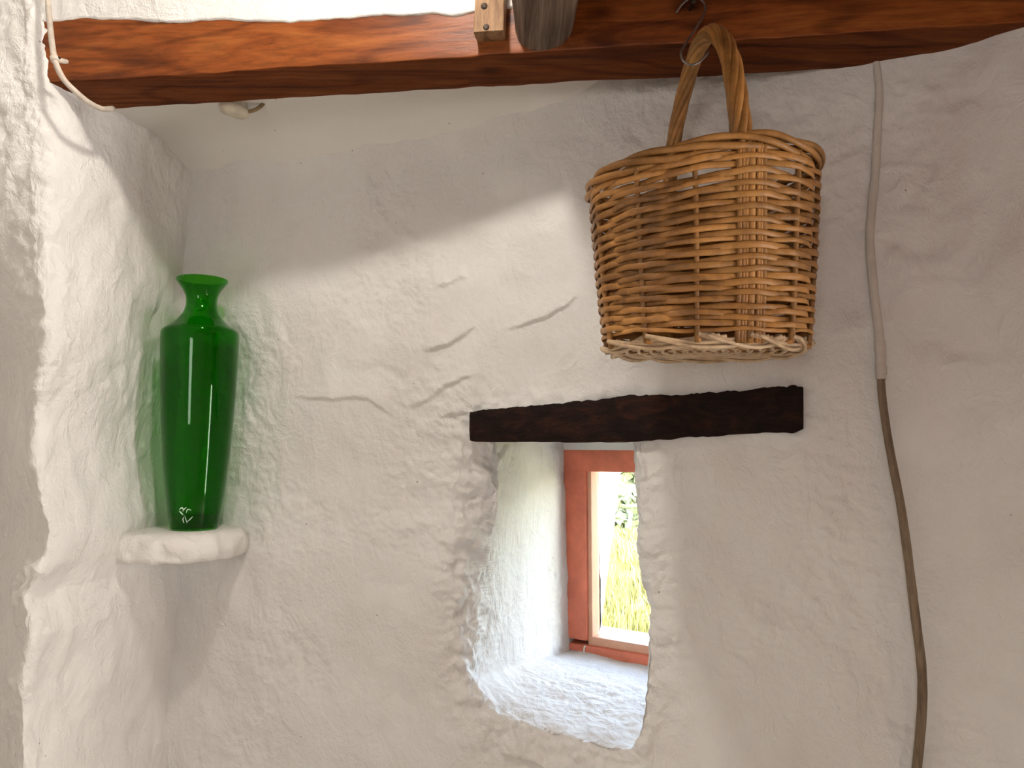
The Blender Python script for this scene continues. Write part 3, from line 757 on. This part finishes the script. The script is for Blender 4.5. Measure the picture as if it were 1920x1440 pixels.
# etched sprig near the foot
def on_vase(px, py):
    z = at(px, py, vy - .05)[2] - vz
    r = np.interp(z, po[:, 1], po[:, 0]) + .0004
    # ray from the camera meets the body at this height
    Y = vy - r
    for _ in range(30):
        X = at(px, py, Y)[0]; q = max(r * r - (X - vx) ** 2, 0); Y = vy - math.sqrt(q)
    return at(px, py, Y)
for pts, wd in (([(336, 956), (341, 952), (345, 957)], 2.0), ([(336, 958), (340, 962), (344, 966)], 2.2), ([(342, 959), (346, 954), (350, 951)], 1.8), ([(349, 962), (352, 955), (359, 957)], 1.8),
                ([(345, 969), (343, 974), (345, 981)], 1.8), ([(350, 979), (355, 975), (362, 968)], 1.6), ([(346, 966), (348, 972), (351, 982)], 1.0)):
    P = crom([on_vase(*p) for p in pts], 9)
    e_ = tube('etched_mark', P, np.sin(np.linspace(.25, math.pi - .25, 9)) * wd * k * .55, M['etch'], root, 6); e_['label'] = 'pale etched stroke'

# ---------------------------------------------------------------- pipe on the right part of the wall
def pipe_pts(pts, off):
    out_ = []
    for (px, py), o_ in zip(pts, off):
        p = wall_at(px, py); X = p[0]; sl = -.337 - 4 * max(X - .7, 0); nn = np.array([sl, -1, 0]); nn /= np.linalg.norm(nn); p = p + nn * o_
        out_.append(p)
    return crom(out_, 120)
root = thing('wall_pipe', tuple(wall_at(1715, 1440)), 'thin crooked brown pipe running down the wall, its upper part painted over', 'pipe')
up_px = [(1640, 100), (1646, 150), (1648, 185), (1645, 240), (1641, 320), (1634, 390), (1630, 450), (1634, 510), (1640, 570), (1646, 620), (1649, 660), (1650, 712)]
P = pipe_pts(up_px, [.003, .003, .003, .003, .003, .004, .005, .006, .007, .009, .012, .013])
tube('painted_length', P, np.interp(np.linspace(0, 1, 120), [0, .1, .5, .9, 1], [.0062, .007, .0078, .0075, .0082]) * (1 + .08 * noise(P, 45, 121)), M['pipe_paint'], root, 14)
dn_px = [(1649, 700), (1652, 745), (1660, 810), (1672, 880), (1684, 945), (1693, 1010), (1702, 1080), (1712, 1160), (1721, 1230), (1724, 1290), (1721, 1360), (1714, 1440), (1708, 1520), (1704, 1700)]
P = pipe_pts(dn_px, [.013, .014, .018, .022, .026, .028, .028, .027, .026, .025, .023, .020, .016, .012])
tube('bare_length', P, np.interp(np.linspace(0, 1, 120), [0, .3, .6, 1], [.0066, .0072, .0076, .0078]) * (1 + .05 * noise(P, 30, 122)), M['pipe'], root, 14)
# plaster collar where the pipe leaves the wall
P = pipe_pts([(1648, 640), (1650, 668), (1650, 690), (1651, 703)], [.008, .011, .013, .0135])
tube('plaster_collar', P, (.0088 + .0016 * noise(P, 90, 123)), M['pipe_paint'], root, 14)

# ---------------------------------------------------------------- cable and clip on the left edge
cp = [(88, -60, 1.352), (90, 0, 1.350), (94, 50, 1.345), (102, 108, 1.335), (117, 145, 1.335), (142, 172, 1.345), (168, 193, 1.37), (192, 204, 1.40), (212, 203, 1.43)]
P = crom([at(*c) for c in cp], 90)
root = thing('cable', tuple(P[0]), 'whitewashed electric cable bending under the beam end', 'cable')
tube('sheath', P, .0052 * (1 + .06 * noise(P, 50, 131)), M['cable'], root, 12)
c = at(108, 108, 1.335); T, N_, B_ = frames(P); i = int(np.argmin(np.linalg.norm(P - c, axis=1)))
tube('clip', [P[i] - T[i] * .005, P[i] - T[i] * .0045, P[i] + T[i] * .0045, P[i] + T[i] * .005], [.0055, .0078, .0078, .0055], M['cable'], root, 14)
e0 = P[i] + np.array([.004, .004, 0]); e1 = e0 + np.array([.016, .004, -.001])
tube('clip_tab', crom([e0, (e0 + e1) / 2, e1], 6), [.0045, .005, .005, .005, .0045, .003], M['cable'], root, 8, r2=[.003] * 6)
nh = lathe('clip_nail', [(0, .001), (.002, .001), (.0026, 0), (.0026, -.003)], M['iron'], root, seg=14)
nh.data.transform(Matrix.Translation(Vector(e0 + np.array([.003, -.0045, .003]))) @ Matrix.Rotation(math.radians(90), 4, 'X'))

# ---------------------------------------------------------------- old electric fitting on the soffit
fc = at(436, 200, 1.53); fz = ZS + .012
root = thing('electric_fitting', (fc[0], fc[1], fz), 'small cream electric fitting with a looped cord under the soffit', 'electric fitting')
R = .030
cy = fc[1]
lathe('base', [(.0005, 0), (R * .86, 0), (R * .9, -.004), (R * .9, -.020), (R * .86, -.024), (.0005, -.024)][::-1], M['fitting'], root, (fc[0], cy, fz), 40)
capz = at(440, 214, 1.53)[2]
cap_ = lathe('cover', [(.0005, -.010), (R * .55, -.009), (R * .86, -.005), (R * 1.0, .001), (R * 1.02, .006), (R * .95, .010), (.0005, .010)], M['fitting'], root, seg=40)
cap_.data.transform(Matrix.Translation(Vector((fc[0] + .004, cy, capz + .006))) @ Matrix.Rotation(math.radians(16), 4, 'Y'))
sp = crom([(fc[0] + .012, cy, fz + .004), (fc[0] + .018, cy, (fz + capz) / 2), (fc[0] + .022, cy, capz)], 10)
tube('neck', sp, np.linspace(.020, .010, 10), M['fitting'], root, 14)
lp = crom([at(460, 210, 1.53), at(472, 208, 1.53), at(484, 203, 1.53), at(494, 194, 1.53), at(503, 180, 1.53), at(506, 160, 1.53)], 40)
tube('cord', lp, .0040, M['fitting_cord'], root, 8)

# ---------------------------------------------------------------- wicker basket
KB = 1.05
BX, BY = at(1321, 640, 1.115 * KB)[0], 1.115 * KB
zb = at(1325, 636, 1.02 * KB)[2]; zr = at(1325, 268, 1.005 * KB)[2]
PSI = math.radians(2.0)
cps, sps = math.cos(PSI), math.sin(PSI)
def axes(t): return KB * (.1475 + .021 * t ** .8), KB * (.104 + .020 * t)
def ell(phi, t, off=0.0):
    """point on the basket wall: phi angle, t 0 bottom..1 rim (x, y offsets)"""
    t = np.clip(t, 0, None); a_, b_ = axes(t); e = 2 / 2.35
    c, s = np.cos(phi), np.sin(phi)
    x = a_ * np.sign(c) * np.abs(c) ** e; y = b_ * np.sign(s) * np.abs(s) ** e
    nx, ny = c / a_, s / b_; L = np.hypot(nx, ny)
    x = x + off * nx / L; y = y + off * ny / L
    return BX + x * cps - y * sps, BY + x * sps + y * cps
PN, PF = -math.pi / 2 + .16, math.pi / 2 + .10            # where the handle is let in, near and far
def zrim(phi):
    dn = np.angle(np.exp(1j * (phi - PN))); df = np.angle(np.exp(1j * (phi - PF)))
    return zr + .013 * np.exp(-(dn / .40) ** 2) + .010 * np.exp(-(df / .5) ** 2) + .017 * np.cos(phi) - .013
def zat(phi, t):
    bot = zb + .003 * np.cos(phi * 2)
    return bot + (zrim(phi) - bot) * t
NS = 12
# angles of the upright stakes: even spacing by arc length, one at each handle
def spaced(a0, a1, n):
    ph = np.linspace(a0, a1, 400); x, y = ell(ph, .5); L = np.r_[0, np.cumsum(np.hypot(np.diff(x), np.diff(y)))]
    return np.interp(np.linspace(0, L[-1], n, endpoint=False), L, ph)
stakes = np.r_[spaced(PN, PF, NS // 2), spaced(PF, PN + 2 * math.pi, NS // 2)]
KI = np.r_[stakes, PN + 2 * math.pi]; kidx = np.arange(NS + 1)
basket = thing('wicker_basket', (BX, BY, zb), 'oval brown wicker basket hanging by its twisted cane handle', 'basket')
MC = M['cane']
rngb = np.random.RandomState(11)
NR = 30
for j in range(NR):
    n = 260
    ph = np.linspace(PN, PN + 2 * math.pi, n, endpoint=False)
    kk = np.interp(ph, KI, kidx)
    t0 = .035 + .915 * (j + .5) / NR
    cirp = np.stack([np.cos(ph) * 1.5, np.sin(ph) * 1.5, np.full(n, j * 3.7)], -1)
    wobz = .0030 * noise(cirp, 1.0, 141) + .0018 * noise(cirp, 3.0, 142)
    tgt = t0 + rngb.normal() * .003
    lo_amt = .0050 + rngb.normal() * .0004
    # flattened over-under curve
    c_ = np.cos(math.pi * (kk + j)); off = lo_amt * c_
    x, y = ell(ph, tgt, off + .0007 * noise(cirp, 6, 143)); z = zat(ph, tgt) + wobz
    P = np.stack([x, y, z], -1)
    xo, yo = ell(ph, tgt, off + .01)
    Bn = np.stack([xo - x, yo - y, 0 * x], -1); Bn /= np.linalg.norm(Bn, axis=1, keepdims=True)
    tilt = (.25 + .3 * rngb.normal() * .3) * c_
    Nu = np.array([0, 0, 1.])[None] + Bn * (tilt * .35)[:, None]; Nu /= np.linalg.norm(Nu, axis=1, keepdims=True)
    hh = (.0046 + rngb.normal() * .0005) * (1 + .16 * noise(cirp, 2.2, 144))
    # a cane joint here and there
    for _ in range(rngb.randint(0, 3)):
        pj = rngb.uniform(-math.pi, 0) % (2 * math.pi); dj = np.angle(np.exp(1j * (ph - pj)))
        hh = hh * (1 + .22 * np.exp(-(dj / .022) ** 2))
    tube('weaver', P, hh, MC, basket, 8, r2=np.full(n, .0016), NB=(Nu, Bn), closed=True)
for i, ps in enumerate(stakes):
    if i in (0, NS // 2):
        offs = [(-.088, .0042), (-.060, .0032), (-.038, .0030), (.010, .0066), (.062, .0030), (.085, .0032), (.118, .0046)] if i == 0 else [(-.08, .004), (-.03, .004), (.02, .006), (.08, .004)]
    else:
        offs = [(0, .0044 + rngb.normal() * .0003)]
    for dphi, rr in offs:
        tt = np.linspace(-.012, .99, 24); dp = dphi * (1 if i == 0 else 1) * (1.0 + .12 * (.5 - tt)) + .012 * np.sin(tt * 5 + i) * .5
        x, y = ell(ps + dp, tt, .0008 if len(offs) == 1 else .0030 - rr); P = np.stack([x, y, zat(ps + dp, tt)], -1)
        tube('stake', P, rr * (1 + .05 * np.sin(tt * 31 + i)), MC, basket, 8)
# rolled border at the rim: canes winding over and under
NRM = 4
for s_ in range(NRM):
    n = 300; ph = np.linspace(PN, PN + 2 * math.pi, n, endpoint=False); kk = np.interp(ph, KI, kidx)
    ang = kk * (2 * math.pi / 4.0) + s_ * 2 * math.pi / NRM       # one turn over four stakes
    ro = .0070 * np.sin(ang); rz = .0095 * np.cos(ang)
    cirp = np.stack([np.cos(ph) * 2, np.sin(ph) * 2, np.full(n, s_ * 5.1)], -1)
    x, y = ell(ph, 1.0, ro); z = zrim(ph) + rz + .0012 * noise(cirp, 2, 151) - .002
    P = np.stack([x, y, z], -1)
    tube('rim_strand', P, .0052 + .0008 * noise(cirp, 3, 152), MC, basket, 8, r2=np.full(n, .0036), closed=True)
# base: spokes, weavers running round the underside, scalloped foot border
for r_i, kf in enumerate(np.linspace(.12, .97, 15)):
    n = 180; ph = np.linspace(0, 2 * math.pi, n, endpoint=False); x, y = ell(ph, 0); kk = np.interp((ph - PN) % (2 * math.pi) + PN, KI, kidx)
    x = BX + (x - BX) * kf; y = BY + (y - BY) * kf
    z = zb - .002 + .0032 * np.cos(math.pi * (kk + r_i)) + .001 * noise(np.stack([np.cos(ph) * 2, np.sin(ph) * 2, np.full(n, r_i * 2.)], -1), 2, 161)
    tube('base_weaver', np.stack([x, y, z], -1), .0030, M['cane_lit'], basket, 6, closed=True)
for i, ps in enumerate(stakes):
    x1, y1 = ell(ps, 0, .004); P = np.linspace([BX, BY, zb - .002], [float(x1), float(y1), zb - .002], 8)
    tube('base_spoke', P, .0036, MC, basket, 8)
for i in range(NS):
    for s_, (sag, rr) in enumerate(((.006, .0034), (.003, .0032), (.009, .0030))):
        p0, p1 = KI[i], KI[i] + 2.05 * (KI[i + 1] - KI[i]); tt = np.linspace(0, 1, 26); ph = p0 + (p1 - p0) * tt + s_ * .035
        bow = np.sin(math.pi * tt)
        x, y = ell(ph, 0, .0055 * np.cos(math.pi * tt) - .012 * bow + s_ * .0015); z = zb + .006 - (sag + .006) * bow - s_ * .0012
        tube('foot_strand', np.stack([x, y, z], -1), rr, M['cane_lit'], basket, 7)
# twisted handle
hp3 = [at(1394, 320, 1.010 * KB), at(1391, 268, 1.004 * KB), at(1386, 215, 1.006 * KB), at(1379, 160, 1.018 * KB), at(1368, 105, 1.04 * KB), at(1352, 72, 1.07 * KB), at(1334, 62, 1.10 * KB), at(1317, 76, 1.13 * KB), at(1302, 108, 1.16 * KB), at(1285, 165, 1.19 * KB), at(1270, 230, 1.215 * KB), at(1259, 300, 1.233 * KB), at(1253, 400, 1.242 * KB)]
P = crom(hp3, 150); T, Nn_, Bb = frames(P, up0=(1, 0, 0)); s01 = np.linspace(0, 1, 150)
NH = 8
for q in range(NH):
    core = (q == NH - 1)
    a_ = q * 2 * math.pi / (NH - 1) + s01 * 2 * math.pi * 1.7 + .25 * np.sin(s01 * 9)
    Rr = 0 if core else .0098 * np.interp(s01, [0, .1, .3, .75, 1], [1.15, 1.1, 1.0, .82, .78])
    Q = P + Nn_ * (Rr * np.cos(a_))[:, None] + Bb * (Rr * np.sin(a_))[:, None] if not core else P
    tube('handle_strand', Q, (.0056 if not core else .0085) * np.interp(s01, [0, .5, 1], [1.05, 1.0, .85]), MC, basket, 8)

# ---------------------------------------------------------------- nail and S-hook
hk = [(1268, 24, 1.240), (1276, 12, 1.240), (1286, 2, 1.239), (1298, -5, 1.238), (1312, -2, 1.238), (1321, 8, 1.237), (1322, 20, 1.235), (1316, 34, 1.230), (1300, 60, 1.214), (1283, 86, 1.198), (1277, 98, 1.192),
      (1279, 110, 1.188), (1287, 119, 1.186), (1298, 122, 1.187), (1310, 117, 1.189), (1320, 108, 1.193), (1329, 97, 1.197)]
P = crom([at(*h) for h in hk], 110)
o = tube('s_hook', P, np.r_[.0012, np.full(108, .0020), .0012], M['steel'], None, 10)
tag(o, 'thin grey wire S-hook carrying the basket handle', 'hook')
np0 = at(1300, 3, 1.225); nb = beamY(np0[0]) + .02; nz = lambda y: np.array([np0[0], y, np0[2]])
o = tube('nail', [nz(1.222), nz(1.223), nz(1.226), nz(1.2265), nz(nb)], [.003, .0045, .0045, .0024, .0024], M['iron'], None, 12)
tag(o, 'iron nail in the beam holding the wire hook', 'nail')

# ---------------------------------------------------------------- pendant lamp (above the picture)
LP = np.array([-.20, .75, H0 + 1.17])
root = thing('pendant_lamp', tuple(LP), 'bare bulb pendant lamp hanging in the open loft', 'lamp')
bulb = lathe('bulb', [(.0005, -.05)] + [(.05 * math.sin(a), -.05 * math.cos(a)) for a in np.linspace(.15, 2.75, 10)] + [(.016, .055)], M['bulb'], root, tuple(LP), 14)
lathe('socket', [(.0005, .05), (.019, .05), (.02, .06), (.018, .10), (.006, .11), (.0005, .112)], M['black'], root, tuple(LP), 24)
tube('flex', [LP + np.array([0, 0, .11]), LP + np.array([0, 0, .3]), np.array([LP[0], LP[1], 3.5])], .003, M['black'], root, 8)

# ---------------------------------------------------------------- outdoors
gx = np.linspace(-14, 40, 110); gy = np.linspace(2.2, 90, 150)
GX, GY = np.meshgrid(gx, gy, indexing='ij')
G = np.stack([GX, GY, 0 * GX], -1); G[..., 2] = -.12 + .25 * noise(G, .25, 171) * sstep(3, 9, GY) + .05 * noise(G, 1.4, 172) + .010 * np.clip(GY - 8, 0, None)
o = mesh('ground_meadow', G, gridfaces(*G.shape[:2]), M['meadow']); tag(o, 'sunlit yellow green meadow seen through the window', 'meadow', kind='structure')
def groundz(x, y):
    p = np.stack([x, y, 0 * x], -1); return -.12 + .25 * noise(p, .25, 171) * sstep(3, 9, y) + .05 * noise(p, 1.4, 172) + .010 * np.clip(y - 8, 0, None)
rg = np.random.RandomState(5); nb_ = 9000
yy = 4 + 7.4 * rg.rand(nb_) ** 1.3; xx = yy * (.10 + .16 * rg.rand(nb_)); zz = groundz(xx, yy)
ang = rg.rand(nb_) * 6.28; hh = .10 + .22 * rg.rand(nb_); wd = .010 + .006 * rg.rand(nb_) + yy * .0012
lean = rg.normal(size=(nb_, 2)) * .07
Vb = np.zeros((nb_, 3, 3)); Vb[:, 0] = np.stack([xx - wd * np.cos(ang), yy - wd * np.sin(ang), zz - .02], -1); Vb[:, 1] = np.stack([xx + wd * np.cos(ang), yy + wd * np.sin(ang), zz - .02], -1)
Vb[:, 2] = np.stack([xx + lean[:, 0], yy + lean[:, 1], zz + hh], -1)
BUSH = ((1196, 1010, 12.5, .55), (1150, 985, 15.0, .5), (1190, 925, 24.0, 1.1))
for px_, py_, D_, r_ in BUSH:
    cb = at(px_, py_, D_); kp = np.hypot(Vb[:, 2, 0] - cb[0], Vb[:, 2, 1] - cb[1]) > r_ * 1.15; Vb = Vb[kp]
nb_ = len(Vb)
o = mesh('tall_grass', Vb, np.arange(nb_ * 3).reshape(-1, 3), M['blade'], None, False); tag(o, 'sunlit tall grass beyond the window', 'grass', kind='stuff')
# low bushes out on the slope
for q, (px, py, D, rad, lab) in enumerate(((1196, 1010, 12.5, .55, 'small green bush in the middle of the sunny meadow'), (1150, 985, 15.0, .5, 'pale green bush beside the white outer jamb'), (1190, 925, 24.0, 1.1, 'larger far bush near the top of the meadow'))):
    c = at(px, py, D); c[2] = float(groundz(np.array([c[0]]), np.array([c[1]]))[0])
    rt = thing('bush', tuple(c), lab, 'bush')
    nl = 900; v = rg.normal(size=(nl, 3)); v /= np.linalg.norm(v, axis=1)[:, None]; rr = rad * (.55 + .45 * rg.rand(nl) ** .5)
    C_ = c + v * rr[:, None] * np.array([1, 1, .8]) + np.array([0, 0, rad * .55]); C_[:, 2] = np.maximum(C_[:, 2], c[2])
    e1 = rg.normal(size=(nl, 3)) * .06 * rad / .5; e2 = rg.normal(size=(nl, 3)) * .06 * rad / .5
    Vl = np.stack([C_ - e1, C_ + e2, C_ + e1, C_ - e2], 1)
    fo = mesh('foliage', Vl, np.arange(nl * 4).reshape(-1, 4), M['bush'], rt, False); fo['kind'] = 'stuff'
    tube('stem', [c - np.array([0, 0, .05]), c + np.array([0, 0, rad * .4]), c + np.array([.03, 0, rad * .9])], [.03, .025, .01], M['log'], rt, 7)
# far hill
hx = np.linspace(-60, 160, 60); hz = np.linspace(0, 1, 20)
HX, HT = np.meshgrid(hx, hz, indexing='ij'); G = np.stack([HX, 90 + 60 * HT, 0 * HX], -1)
G[..., 2] = -1.5 + (16 + 6 * noise(G, .02, 181)) * np.sin(HT * math.pi / 2) + .8 * noise(G, .12, 182)
o = mesh('far_hill', G, gridfaces(*G.shape[:2]), M['far']); tag(o, 'hazy far hillside beyond the meadow', 'hill', kind='structure')
